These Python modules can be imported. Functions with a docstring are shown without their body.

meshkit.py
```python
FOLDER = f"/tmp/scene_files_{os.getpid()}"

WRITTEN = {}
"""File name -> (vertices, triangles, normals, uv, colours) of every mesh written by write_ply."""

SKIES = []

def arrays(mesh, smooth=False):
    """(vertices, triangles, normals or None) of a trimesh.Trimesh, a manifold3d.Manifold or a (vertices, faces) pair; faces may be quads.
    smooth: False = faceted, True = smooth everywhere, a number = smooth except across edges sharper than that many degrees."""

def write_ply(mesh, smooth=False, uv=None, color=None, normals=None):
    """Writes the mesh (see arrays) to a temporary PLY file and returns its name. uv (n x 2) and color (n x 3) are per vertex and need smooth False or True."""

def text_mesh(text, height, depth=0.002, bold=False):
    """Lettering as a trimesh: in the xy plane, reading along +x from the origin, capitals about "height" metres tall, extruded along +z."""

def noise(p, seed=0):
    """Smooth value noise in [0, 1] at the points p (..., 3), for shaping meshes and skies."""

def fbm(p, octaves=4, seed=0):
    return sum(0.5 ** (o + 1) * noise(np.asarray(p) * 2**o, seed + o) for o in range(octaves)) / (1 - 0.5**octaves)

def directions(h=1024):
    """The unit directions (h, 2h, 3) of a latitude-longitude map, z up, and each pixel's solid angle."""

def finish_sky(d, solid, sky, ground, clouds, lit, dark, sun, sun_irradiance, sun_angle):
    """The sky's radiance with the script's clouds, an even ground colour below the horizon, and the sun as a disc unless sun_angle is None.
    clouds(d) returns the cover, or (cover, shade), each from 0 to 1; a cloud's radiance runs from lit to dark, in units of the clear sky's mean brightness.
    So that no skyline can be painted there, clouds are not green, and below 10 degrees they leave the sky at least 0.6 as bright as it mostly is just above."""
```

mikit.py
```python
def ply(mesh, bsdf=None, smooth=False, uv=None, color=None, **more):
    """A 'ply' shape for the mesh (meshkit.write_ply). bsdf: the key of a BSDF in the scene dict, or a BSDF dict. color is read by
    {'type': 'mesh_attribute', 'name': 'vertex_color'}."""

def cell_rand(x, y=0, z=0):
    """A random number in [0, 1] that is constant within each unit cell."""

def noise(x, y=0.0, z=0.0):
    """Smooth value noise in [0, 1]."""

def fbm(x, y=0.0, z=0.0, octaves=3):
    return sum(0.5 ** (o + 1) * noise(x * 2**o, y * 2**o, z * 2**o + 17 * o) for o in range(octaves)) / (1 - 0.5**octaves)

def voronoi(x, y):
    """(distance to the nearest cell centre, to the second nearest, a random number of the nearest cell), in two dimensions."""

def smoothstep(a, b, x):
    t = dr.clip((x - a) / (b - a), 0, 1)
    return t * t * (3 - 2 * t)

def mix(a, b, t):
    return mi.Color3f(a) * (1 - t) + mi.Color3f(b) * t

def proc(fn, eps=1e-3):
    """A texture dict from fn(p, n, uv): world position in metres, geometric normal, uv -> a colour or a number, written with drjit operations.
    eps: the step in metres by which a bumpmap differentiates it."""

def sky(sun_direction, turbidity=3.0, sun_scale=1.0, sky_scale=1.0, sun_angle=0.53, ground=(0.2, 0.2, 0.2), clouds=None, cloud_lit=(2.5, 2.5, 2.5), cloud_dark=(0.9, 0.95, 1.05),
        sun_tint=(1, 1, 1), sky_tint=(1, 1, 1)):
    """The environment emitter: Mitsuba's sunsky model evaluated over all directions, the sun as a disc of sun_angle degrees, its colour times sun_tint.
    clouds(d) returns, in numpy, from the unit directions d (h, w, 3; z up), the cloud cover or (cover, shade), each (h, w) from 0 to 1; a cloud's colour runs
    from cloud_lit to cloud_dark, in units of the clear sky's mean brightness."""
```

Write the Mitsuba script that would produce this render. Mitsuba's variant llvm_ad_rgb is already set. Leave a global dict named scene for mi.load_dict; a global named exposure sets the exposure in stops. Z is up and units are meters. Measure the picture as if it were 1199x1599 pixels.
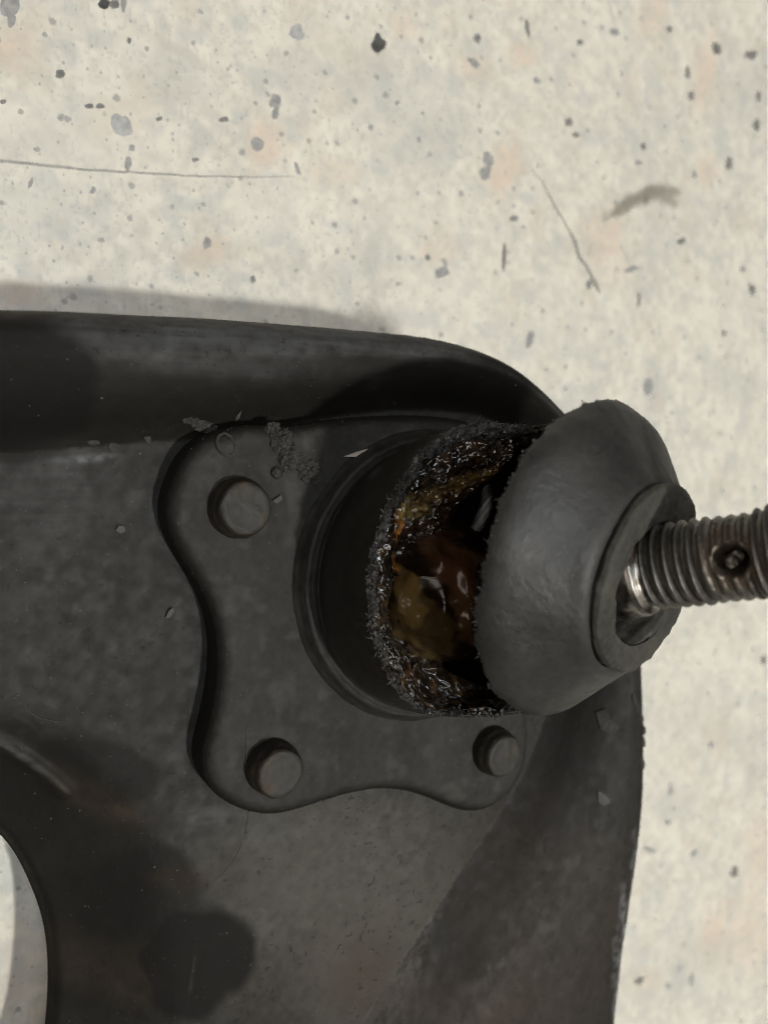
import math, random
import numpy as np
import trimesh
import mitsuba as mi
import drjit as dr
import mikit
from mikit import proc, noise, fbm, voronoi, smoothstep, mix, cell_rand
import meshkit
from scipy.spatial import Delaunay, cKDTree
from scipy.interpolate import splprep, splev
from shapely.geometry import Polygon
import shapely

T = mi.ScalarTransform4f
MM = 0.001
ZP = 42.0            # height of the mounting plate's top above the floor, mm
scene, labels = {}, {}

# ------------------------------------------------------------------ camera, lamps, exposure
scene['camera'] = {
    'type': 'thinlens', 'fov': 51.24, 'fov_axis': 'x', 'near_clip': 0.005, 'far_clip': 20.0,
    'aperture_radius': 0.0011, 'focus_distance': 0.146,
    'to_world': T().look_at(origin=[0, 0, 0.182], target=[0.09658, -0.01269, 0.00732], up=[0.03071, 0.99798, -0.05555]),
}
exposure = 0.0


def lamp_bulb(key, pos, radius, rgb):
    scene[key] = {'type': 'sphere', 'center': list(pos), 'radius': radius,
                  'emitter': {'type': 'area', 'radiance': {'type': 'rgb', 'value': list(rgb)}}}


def lamp_panel(key, pos, target, w, h, rgb):
    scene[key] = {'type': 'rectangle', 'to_world': T().look_at(origin=list(pos), target=list(target), up=[0, 1, 0.01]) @ T().scale([w / 2, h / 2, 1]),
                  'emitter': {'type': 'area', 'radiance': {'type': 'rgb', 'value': list(rgb)}}}


# the work lamp to the lower right, the cool window light overhead, and warm panels added as ambient fill
KEY_DIR = np.array([0.145, -0.25, 0.956]); KEY_DIR /= np.linalg.norm(KEY_DIR)
KEY_POS = np.array([0.09, -0.02, 0.03]) + KEY_DIR * 1.3
lamp_bulb('work_lamp', KEY_POS, 0.034, (845, 828, 765))
lamp_panel('overhead_panel', (-0.2, 0.25, 2.1), (0.05, 0, 0), 0.6, 0.4, (8.2, 9.6, 11.0))
for k in range(6):
    key = 'overhead_panel_%03d' % (k + 1)
    lx, ly = (-1.3, 1.4)[k % 2], (-1.4, 0.1, 1.5)[k // 2]
    lamp_panel(key, (lx, ly, 2.1), (lx, ly, 0), 0.9, 0.9, (2.75, 2.42, 2.1))
    labels[key] = {'label': 'added warm square fill panel, %s of the %s row overhead' % (('first', 'middle', 'last')[k // 2], ('left', 'right')[k % 2]), 'category': 'lamp', 'group': 'added warm fill panels'}
labels['work_lamp'] = {'label': 'round work lamp shining from the lower right', 'category': 'lamp'}
labels['overhead_panel'] = {'label': 'cool ceiling lamp panel straight overhead', 'category': 'lamp'}


# ------------------------------------------------------------------ helpers
def seg(v, a, b):
    return np.clip((v - a) / (b - a), 0, 1)


def sstep(a, b, v):
    t = seg(v, a, b)
    return t * t * (3 - 2 * t)


def nfbm(p, f, octaves=3, seed=0):
    return meshkit.fbm(np.asarray(p, float) * f + 50.0, octaves, seed) - 0.5


def spline(pts, n=400, closed=False, s=0.0):
    p = np.array(pts, float)
    if closed:
        p = np.vstack([p, p[:1]])
    tck, _ = splprep([p[:, 0], p[:, 1]], s=s, per=closed, k=3)
    q = np.array(splev(np.linspace(0, 1, n * 6), tck)).T
    d = np.r_[0, np.cumsum(np.hypot(*np.diff(q, axis=0).T))]
    t = np.linspace(0, d[-1], n + 1 if closed else n)
    r = np.stack([np.interp(t, d, q[:, 0]), np.interp(t, d, q[:, 1])], 1)
    return r[:-1] if closed else r


def add(key, mesh, bsdf, smooth=True, scale=MM, **kw):
    v, f = mesh
    scene[key] = mikit.ply((np.asarray(v, float) * scale, np.asarray(f, int)), bsdf, smooth=smooth, **kw)


def merge(meshes):
    vs, fs, n = [], [], 0
    for v, f in meshes:
        vs.append(np.asarray(v, float)); fs.append(np.asarray(f, int) + n); n += len(v)
    return np.vstack(vs), np.vstack(fs)


def grid_faces(nu, nv, wrap_u=False):
    """faces of a (nu, nv) vertex grid"""
    i = np.arange(nu if wrap_u else nu - 1)[:, None]; j = np.arange(nv - 1)[None]
    a = i * nv + j; b = ((i + 1) % nu) * nv + j
    q = np.stack([a, b, b + 1, a + 1], -1).reshape(-1, 4)
    return np.vstack([q[:, [0, 1, 2]], q[:, [0, 2, 3]]])


def sheet(outline, holes, step, zfun, zbottom, rings=(0.12, 0.3, 0.55, 0.9, 1.35), hole_bottom=None):
    """A pressed sheet: the area inside outline less the holes, its height from zfun(points), its edge walls reaching down to zbottom."""
    loops = [np.array(outline)] + [np.array(h) for h in holes]
    poly = Polygon(loops[0], [h for h in loops[1:]])
    x0, y0, x1, y1 = poly.bounds
    gx, gy = np.meshgrid(np.arange(x0, x1, step), np.arange(y0, y1, step))
    gx = gx + (np.arange(gx.shape[0])[:, None] % 2) * step / 2
    g = np.stack([gx.ravel(), gy.ravel()], 1)
    inner = poly.buffer(-rings[-1] - 0.6 * step)
    g = g[shapely.contains_xy(inner, g[:, 0], g[:, 1])]
    pts, loop_idx = [], []
    n = 0
    for L in loops:
        pts.append(L); loop_idx.append(np.arange(n, n + len(L))); n += len(L)
    for r in rings:
        b = poly.buffer(-r)
        for gm in getattr(b, 'geoms', [b]):
            for ring in [gm.exterior, *gm.interiors]:
                m = max(8, int(ring.length / (0.8 * step)))
                pts.append(np.array([ring.interpolate(t, normalized=True).coords[0] for t in np.arange(m) / m]))
    P = np.vstack(pts + [g])
    tri = Delaunay(P).simplices
    c = P[tri].mean(1)
    tri = tri[shapely.contains_xy(poly, c[:, 0], c[:, 1])]
    a = P[tri]
    area = (a[:, 1, 0] - a[:, 0, 0]) * (a[:, 2, 1] - a[:, 0, 1]) - (a[:, 1, 1] - a[:, 0, 1]) * (a[:, 2, 0] - a[:, 0, 0])
    tri = tri[np.abs(area) > 1e-9]; area = area[np.abs(area) > 1e-9]
    tri[area < 0] = tri[area < 0][:, ::-1]
    z = zfun(P)
    V = np.c_[P, z]
    vs, fs, base = [V], [tri], len(V)
    for k, (L, idx) in enumerate(zip(loops, loop_idx)):
        low = zbottom if (k == 0 or hole_bottom is None) else hole_bottom
        m = 7
        w = np.array([np.c_[L, z[idx] * (1 - t) + low * t] for t in np.linspace(0, 1, m)]).transpose(1, 0, 2)
        f = grid_faces(len(L), m, True)
        s = np.sum(L[:, 0] * np.roll(L[:, 1], -1) - L[:, 1] * np.roll(L[:, 0], -1))
        if (s > 0) == (k == 0):
            f = f[:, ::-1]
        vs.append(w.reshape(-1, 3)); fs.append(f + base); base += len(L) * m
    return np.vstack(vs), np.vstack(fs)


def frame(d):
    d = np.asarray(d, float) / np.linalg.norm(d)
    u = np.cross([0, 1, 0], d); u /= np.linalg.norm(u)
    return u, np.cross(d, u), d


def lathe(c, d, profile, n=160, noise_amp=0.0, noise_f=1.0, seed=0):
    """profile: (axial, radius) rows, turned about the axis d through c"""
    u, v, d = frame(d)
    prof = np.array(profile, float)
    th = np.linspace(0, 2 * np.pi, n, endpoint=False)
    ring = np.cos(th)[:, None] * u + np.sin(th)[:, None] * v
    P = np.asarray(c, float) + prof[None, :, 0, None] * d + prof[None, :, 1, None] * ring[:, None]
    if noise_amp:
        k = nfbm(P, noise_f, 3, seed)[..., None] * 2 * noise_amp
        P = P + k * ring[:, None]
    return P.reshape(-1, 3), grid_faces(n, len(prof), True)


def dense(profile, m=8):
    p = np.array(profile, float)
    out = []
    for a, b in zip(p[:-1], p[1:]):
        out += [a + (b - a) * t for t in np.linspace(0, 1, m, endpoint=False)]
    return np.array(out + [p[-1]])


def curve_profile(profile, n=60):
    p = np.array(profile, float)
    tck, _ = splprep(p.T, s=0, k=3)
    return np.array(splev(np.linspace(0, 1, n), tck)).T


def blob(c, r, seed, sub=3, rough=0.35, squash=(1, 1, 1), rot=0.0, f=None):
    m = trimesh.creation.icosphere(subdivisions=sub)
    v = np.array(m.vertices)
    k = 1 + rough * 2 * nfbm(v + seed * 7.3, f or 1.6, 3, seed)
    v = v * k[:, None] * r * np.array(squash)
    cs, sn = math.cos(rot), math.sin(rot)
    v = np.c_[v[:, 0] * cs - v[:, 1] * sn, v[:, 0] * sn + v[:, 1] * cs, v[:, 2]]
    return v + np.asarray(c, float), np.array(m.faces)


def tube(path, radii, n=10):
    p = np.array(path, float); r = np.broadcast_to(radii, len(p))
    t = np.gradient(p, axis=0); t /= np.linalg.norm(t, axis=1, keepdims=True)
    a = np.cross(t, [0.31, 0.17, 0.93]); a /= np.linalg.norm(a, axis=1, keepdims=True)
    b = np.cross(t, a)
    th = np.linspace(0, 2 * np.pi, n, endpoint=False)
    P = p[None] + r[None, :, None] * (np.cos(th)[:, None, None] * a[None] + np.sin(th)[:, None, None] * b[None])
    return P.reshape(-1, 3), grid_faces(n, len(p), True)


# the stud's axis, and the cross hole that faces up from it
ts, ps = math.radians(25), math.radians(27)
SD = np.array([math.sin(ts) * math.cos(ps), math.sin(ts) * math.sin(ps), math.cos(ts)])
SC = np.array([99.9, -16.9, ZP + 49.5])      # a point on the stud's axis at the collar
su, sv, SD = frame(SD)
cam = np.array([0, 0, 182.0])
HS = 13.2
tocam = cam - (SC + SD * HS); tocam -= SD * (tocam @ SD); tocam /= np.linalg.norm(tocam)
tocam = tocam * math.cos(0.05) + np.cross(SD, tocam) * math.sin(0.05)
hth = math.atan2(tocam @ sv, tocam @ su)
HOLE_AT = tuple(float(v) for v in (SC + SD * HS + tocam * 6.3) * MM)

# ------------------------------------------------------------------ materials
def blot(p, x, y, rx, ry, rot=0.0, soft=0.35, wob=0.35, f=200.0):
    """1 inside an uneven patch at (x, y) mm with radii rx, ry mm"""
    c, s = math.cos(rot), math.sin(rot)
    dx, dy = p.x * 1000 - x, p.y * 1000 - y
    a, b = (dx * c + dy * s) / rx, (-dx * s + dy * c) / ry
    d = dr.sqrt(a * a + b * b) + wob * 2 * (fbm(p.x * f + x, p.y * f + y, 3.3, 2) - 0.5)
    return 1 - smoothstep(1 - soft, 1 + soft, d)


DARK_PATCH = [((42.7, -95.23), 11.27, 8.42, 2.25, 1), ((38.25, -98.99), 9.86, 6.87, 2.26, 1), ((29.39, -90.53), 12.12, 8.88, 2.42, 0.6), ((31.93, -80.11), 11.17, 8.52, 2.24, 0.7), ((23.83, -56.47), 11.14, 5.95, 2.54, 0.65), ((11.93, 11.79), 12.0, 11.03, 1.1, 0.9), ((10.75, 4.29), 8.05, 4.82, -3.1, 0.6), ((18.71, -89.67), 13.82, 9.62, 1.87, 0.5), ((10.93, -64.19), 13.75, 6.2, 1.6, 0.5)]  # uneven near-black patches mixed over the arm steel
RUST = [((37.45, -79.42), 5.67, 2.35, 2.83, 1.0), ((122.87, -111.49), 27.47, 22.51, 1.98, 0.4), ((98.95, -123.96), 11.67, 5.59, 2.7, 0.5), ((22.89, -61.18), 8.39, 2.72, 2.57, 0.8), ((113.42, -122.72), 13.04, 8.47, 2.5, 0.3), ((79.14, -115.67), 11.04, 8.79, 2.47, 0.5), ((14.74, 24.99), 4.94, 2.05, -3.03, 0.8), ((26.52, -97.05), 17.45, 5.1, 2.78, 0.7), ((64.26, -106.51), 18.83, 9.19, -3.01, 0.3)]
SCUFF_SHEEN = [((15.94, -5.31), 8.66, 7.47, 3.14, 0.42), ((22.13, 0.43), 4.19, 0.86, -3.07, 1.0), ((37.69, 22.84), 15.5, 2.47, -3.13, 1.0), ((62.3, 23.65), 12.4, 2.2, 3.12, 1.0), ((82.12, 22.79), 13.97, 2.61, 3.08, 0.6), ((45.79, 17.47), 26.04, 2.55, 3.13, 0.45), ((17.57, 21.08), 6.06, 2.61, -3.08, 0.4), ((14.61, -19.14), 7.12, 6.41, 2.87, 0.16), ((11.79, -52.39), 6.82, 0.67, 2.31, 0.9), ((43.43, -68.36), 5.13, 1.68, 2.89, 0.5), ((45.11, -34.47), 2.52, 2.13, 2.76, 0.4), ((54.88, -73.51), 5.57, 2.49, 2.85, 0.3), ((54.47, 20.94), 7.77, 2.39, 3.12, 0.4)]  # scuffs, plus the overhead sheen painted pale on the left pan
WEAR_GLINT = [((143.22, -115.77), 10.55, 1.47, 1.71, 0.8), ((141.83, -130.41), 14.11, 1.69, 1.69, 0.5), ((145.94, -101.5), 8.59, 1.29, 1.67, 0.35), ((22.13, 0.43), 3.55, 0.65, -3.07, 0.35), ((39.56, -99.61), 3.58, 0.38, 1.42, 0.08)]  # gloss highlight painted along the right ridge, plus some bare-metal wear
DUSTY = [((75.62, -94.63), 30.69, 23.06, 2.45, 0.9), ((88.46, -111.5), 19.62, 15.52, 2.43, 0.5), ((56.76, -80.07), 14.92, 7.71, 2.81, 0.4), ((39.48, -100.03), 8.97, 6.6, 2.26, 0.2)]


def dark_patch_mask(p):
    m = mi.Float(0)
    for (x, y), rx, ry, rot, k in DARK_PATCH:
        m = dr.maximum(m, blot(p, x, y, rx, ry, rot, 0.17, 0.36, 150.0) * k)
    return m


def steel_color(p, n, uv):
    a = fbm(p.x * 90, p.y * 90, p.z * 90, 3)
    b = fbm(p.x * 700, p.y * 700, p.z * 700, 3)
    g = noise(p.x * 3200, p.y * 3200, p.z * 3200)
    h = noise(p.x * 1500 + 7, p.y * 1500, p.z * 1500)
    streak = fbm(p.x * 60 + 0.5 * a, p.y * 850, 3.0, 3)
    cross = fbm((p.x + p.y) * 90, (p.x - p.y) * 900, 5.0, 3)
    up = smoothstep(0.93, 0.985, n.z)
    dust = dr.clip((0.16 + 0.84 * up) * (0.5 + 0.35 * (a - 0.5) + 0.7 * (b - 0.5) + 0.25 * (cross - 0.5)) + 0.05, 0, 1)
    c = mix((0.0105, 0.0090, 0.0073), (0.0315, 0.0315, 0.030), dust)
    for (x, y), rx, ry, rot, k in DUSTY:
        c = mix(c, (0.072, 0.068, 0.060), blot(p, x, y, rx, ry, rot, 0.75, 0.4, 60.0) * k * up * (0.5 + 0.9 * b))
    for (x, y), rx, ry, rot, k in RUST:
        c = mix(c, (0.043, 0.031, 0.021), blot(p, x, y, rx, ry, rot, 0.6, 0.5, 130.0) * k * (0.4 + 0.9 * b))
    for (x, y), rx, ry, rot, k in SCUFF_SHEEN:
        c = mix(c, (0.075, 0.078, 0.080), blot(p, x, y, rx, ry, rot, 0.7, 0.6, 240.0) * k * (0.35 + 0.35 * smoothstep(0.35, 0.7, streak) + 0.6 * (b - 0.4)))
    c = mix(c, (0.006, 0.0055, 0.005), dark_patch_mask(p) * 0.88)
    for (x, y), rx, ry, rot, k in WEAR_GLINT:
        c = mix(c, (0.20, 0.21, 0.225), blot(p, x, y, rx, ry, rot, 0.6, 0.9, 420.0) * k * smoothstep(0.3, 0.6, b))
    c = mix(c, (0.007, 0.006, 0.005), smoothstep(0.80, 0.9, h) * 0.5)
    return mix(c, (0.13, 0.127, 0.115), smoothstep(0.93, 0.98, g) * 0.55)


def steel_rough(p, n, uv):
    b = fbm(p.x * 500, p.y * 500, p.z * 500, 2)
    r = 0.46 + 0.3 * b
    return dr.clip(r * (1 - dark_patch_mask(p)) + 0.8 * dark_patch_mask(p), 0.1, 1)


def steel_bump(p, n, uv):
    return grit(p, n, uv)


def grit(p, n, uv):
    return fbm(p.x * 900, p.y * 900, p.z * 900, 3) + 0.5 * noise(p.x * 4200, p.y * 4200, p.z * 4200)


def plate_color(p, n, uv):
    a = fbm(p.x * 120, p.y * 120, p.z * 120, 3)
    b = fbm(p.x * 800, p.y * 800, p.z * 800, 3)
    g = noise(p.x * 3500, p.y * 3500, p.z * 3500)
    up = smoothstep(0.6, 0.98, n.z)
    dust = dr.clip(up * (0.55 + 0.9 * (a - 0.5) + 0.8 * (b - 0.5)) + 0.08, 0, 1)
    c = mix((0.0085, 0.0077, 0.0065), (0.030, 0.0292, 0.0265), dust)
    h = fbm(p.x * 330 + 4, p.y * 330, p.z * 330, 3)
    c = mix(c, (0.062, 0.061, 0.055), smoothstep(0.5, 0.8, h) * up * 0.38)
    return mix(c, (0.13, 0.127, 0.115), smoothstep(0.94, 0.985, g) * 0.5)


def rivet_color(p, n, uv):
    b = fbm(p.x * 900, p.y * 900, p.z * 900, 3)
    a = fbm(p.x * 300, p.y * 300, p.z * 300, 2)
    c = mix((0.020, 0.0175, 0.014), (0.036, 0.0345, 0.031), smoothstep(0.5, 0.95, n.z) * (0.5 + b * 0.8))
    return mix(c, (0.075, 0.05, 0.03), smoothstep(0.56, 0.8, a) * 0.3)


def rubber_color(p, n, uv):
    a = fbm(p.x * 110, p.y * 110, p.z * 110, 3)
    b = fbm(p.x * 900, p.y * 900, p.z * 900, 3)
    g = noise(p.x * 3300, p.y * 3300, p.z * 3300)
    d = dr.clip(0.55 + 1.3 * (a - 0.5) + 0.6 * (b - 0.5), 0, 1)
    c = mix((0.012, 0.012, 0.012), (0.033, 0.0325, 0.031), d)
    h = noise(p.x * 1700 + 3, p.y * 1700, p.z * 1700)
    c = mix(c, (0.007, 0.007, 0.007), smoothstep(0.8, 0.92, h) * 0.5)
    return mix(c, (0.2, 0.195, 0.18), smoothstep(0.955, 0.985, g) * 0.5)


def collar_color(p, n, uv):
    a = fbm(p.x * 250, p.y * 250, p.z * 250, 3)
    b = fbm(p.x * 1200, p.y * 1200, p.z * 1200, 2)
    return mix((0.020, 0.0195, 0.0165), (0.058, 0.056, 0.047), dr.clip(0.5 + 1.2 * (a - 0.5) + 0.8 * (b - 0.5), 0, 1))


def lip_color(p, n, uv):
    b = fbm(p.x * 500, p.y * 500, p.z * 500, 3)
    return mix((0.008, 0.0066, 0.0053), (0.019, 0.0155, 0.012), b)


def torn_color(p, n, uv):
    b = fbm(p.x * 1100, p.y * 1100, p.z * 1100, 3)
    a = fbm(p.x * 260, p.y * 260, p.z * 260, 2)
    c = mix((0.008, 0.007, 0.006), (0.060, 0.0585, 0.056), smoothstep(0.3, 0.7, b))
    return mix(c, (0.018, 0.010, 0.005), smoothstep(0.5, 0.75, a) * 0.6)


GREASE = [((69.67, -11.62), 3.42, 1.32, 1.41, ('orange', 1.0)), ((70.71, -8.56), 2.79, 1.56, 1.03, ('gold', 0.9)), ((72.31, -12.42), 2.42, 1.16, 3.09, ('red', 0.8)), ((82.18, -4.5), 9.07, 1.47, -2.83, ('khaki', 0.8)), ((87.94, -2.65), 2.65, 0.97, -3.02, ('khaki', 0.7)), ((74.99, -8.92), 3.25, 1.18, -3.0, ('gold', 0.7)), ((70.99, -18.36), 1.51, 0.8, 1.6, ('orange', 1)), ((72.32, -20.77), 1.87, 0.94, 1.6, ('khaki', 0.7)), ((69.54, -24.97), 1.63, 1.05, 1.63, ('khaki', 0.5)), ((69.41, -28.9), 1.19, 1.04, 1.94, ('orange', 0.55)), ((73.95, -24.4), 4.08, 1.2, 1.74, ('gold', 0.8)), ((73.95, -27.93), 3.62, 1.34, 1.75, ('khaki', 0.8)), ((72.62, -37.23), 2.22, 1.63, 2.86, ('red', 0.45)), ((84.98, 3.57), 5.84, 1.2, -2.99, ('brown', 0.5)), ((76.02, -33.48), 3.91, 1.79, 2.1, ('olive', 0.8))]
BALLFILM = [((75.2, -30.64), 7.69, 3.57, 2.08, ('olive', 0.85)), ((72.22, -23.97), 5.16, 1.45, 1.7, ('khaki', 0.7)), ((80.96, -21.72), 11.94, 4.66, 1.93, ('brown', 0.95)), ((78.85, -18.63), 4.04, 3.61, 1.86, ('red', 0.55)), ((79.51, -13.39), 4.74, 1.18, -3.04, ('red', 0.4))]
FILM = {'orange': (0.42, 0.15, 0.015), 'gold': (0.24, 0.17, 0.05), 'khaki': (0.15, 0.095, 0.032), 'olive': (0.058, 0.038, 0.014), 'brown': (0.062, 0.033, 0.015), 'red': (0.07, 0.028, 0.015)}


def grease_color(p, n, uv):
    b = fbm(p.x * 700 + 5, p.y * 700, p.z * 700, 3)
    k = fbm(p.x * 1300 + 9, p.y * 1300, p.z * 1300, 2)
    c = mix((0.006, 0.0045, 0.003), (0.035, 0.02, 0.009), smoothstep(0.4, 0.7, b))
    for (x, y), rx, ry, rot, (col, s_) in GREASE:
        c = mix(c, FILM[col], blot(p, x, y, rx, ry, rot, 0.45, 0.5, 600.0) * s_ * (0.35 + 1.1 * b))
    return mix(c, (0.006, 0.004, 0.003), smoothstep(0.56, 0.7, k) * 0.8)


def ball_color(p, n, uv):
    b = fbm(p.x * 900 + 5, p.y * 260 + p.x * 300, p.z * 500, 3)
    c = mix((0.006, 0.004, 0.003), (0.014, 0.008, 0.005), b)
    for (x, y), rx, ry, rot, (col, s_) in BALLFILM:
        c = mix(c, FILM[col], blot(p, x, y, rx, ry, rot, 0.22, 0.75, 420.0) * s_ * (0.3 + 1.3 * b))
    return c


def thread_color(p, n, uv):
    a = fbm(p.x * 300, p.y * 300, p.z * 300, 3)
    b = fbm(p.x * 1500, p.y * 1500, p.z * 1500, 2)
    rust = smoothstep(0.4, 0.62, a + 0.35 * smoothstep(0.111, 0.118, p.x) - 0.2) * (0.5 + 0.5 * b)
    c = mix((0.065, 0.062, 0.055), (0.16, 0.153, 0.137), b)
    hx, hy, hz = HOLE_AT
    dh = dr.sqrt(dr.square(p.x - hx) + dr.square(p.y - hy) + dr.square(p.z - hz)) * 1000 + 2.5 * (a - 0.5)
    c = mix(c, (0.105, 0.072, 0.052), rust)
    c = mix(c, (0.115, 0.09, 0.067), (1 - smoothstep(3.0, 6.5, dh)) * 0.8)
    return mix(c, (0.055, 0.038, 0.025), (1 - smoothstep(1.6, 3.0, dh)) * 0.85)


def metal_color(p, n, uv):
    a = fbm(p.x * 400, p.y * 400, p.z * 400, 3)
    return mix((0.10, 0.085, 0.07), (0.42, 0.40, 0.37), smoothstep(0.35, 0.65, a))


def dirt_color(p, n, uv):
    b = fbm(p.x * 1400, p.y * 1400, p.z * 1400, 3)
    return mix((0.010, 0.0095, 0.008), (0.048, 0.046, 0.041), b)


def principled(key, color, rough=0.6, bump=None, bump_scale=0.0, eps=1e-4, **kw):
    b = {'type': 'principled', 'base_color': proc(color) if callable(color) else {'type': 'rgb', 'value': list(color)},
         'roughness': proc(rough) if callable(rough) else rough, **kw}
    if bump is not None:
        b = {'type': 'bumpmap', 'arbitrary': proc(bump, eps), 'scale': bump_scale, 'bsdf': b}
    scene[key] = {'type': 'twosided', 'bsdf': b}


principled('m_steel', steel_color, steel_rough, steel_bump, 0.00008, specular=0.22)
principled('m_plate', plate_color, 0.66, grit, 0.00013, specular=0.3)
principled('m_ring', lambda p, n, uv: mix((0.014, 0.0135, 0.012), (0.036, 0.035, 0.032), dr.clip(0.5 + 1.3 * (fbm(p.x * 500, p.y * 500, p.z * 500, 3) - 0.5), 0, 1)), 0.6, grit, 0.0001, specular=0.3)
principled('m_rivet', rivet_color, 0.6, grit, 0.00008, specular=0.3)
principled('m_rubber', rubber_color, 0.52, grit, 0.00009)
principled('m_collar', collar_color, 0.72, grit, 0.00010)
principled('m_lip', lip_color, 0.38, grit, 0.00003)
principled('m_torn', torn_color, lambda p, n, uv: 0.3 + 0.5 * smoothstep(0.35, 0.6, fbm(p.x * 300, p.y * 300, p.z * 300, 2)))
principled('m_grease', grease_color, 0.06, specular=0.9, clearcoat=1.0, clearcoat_gloss=0.98)
principled('m_ball', ball_color, 0.19, specular=0.4)
principled('m_fringe', (0.04, 0.039, 0.037), 0.7)
principled('m_greasy', (0.012, 0.008, 0.005), 0.3)
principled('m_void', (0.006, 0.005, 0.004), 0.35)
principled('m_thread', thread_color, 0.42, grit, 0.00004, metallic=0.6)
principled('m_metal', metal_color, 0.36, grit, 0.00004, metallic=1.0)
principled('m_dirt', dirt_color, 0.8)
principled('m_flake', (0.42, 0.38, 0.33), 0.7)
principled('m_chipgrey', (0.075, 0.076, 0.074), 0.8)

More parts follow.
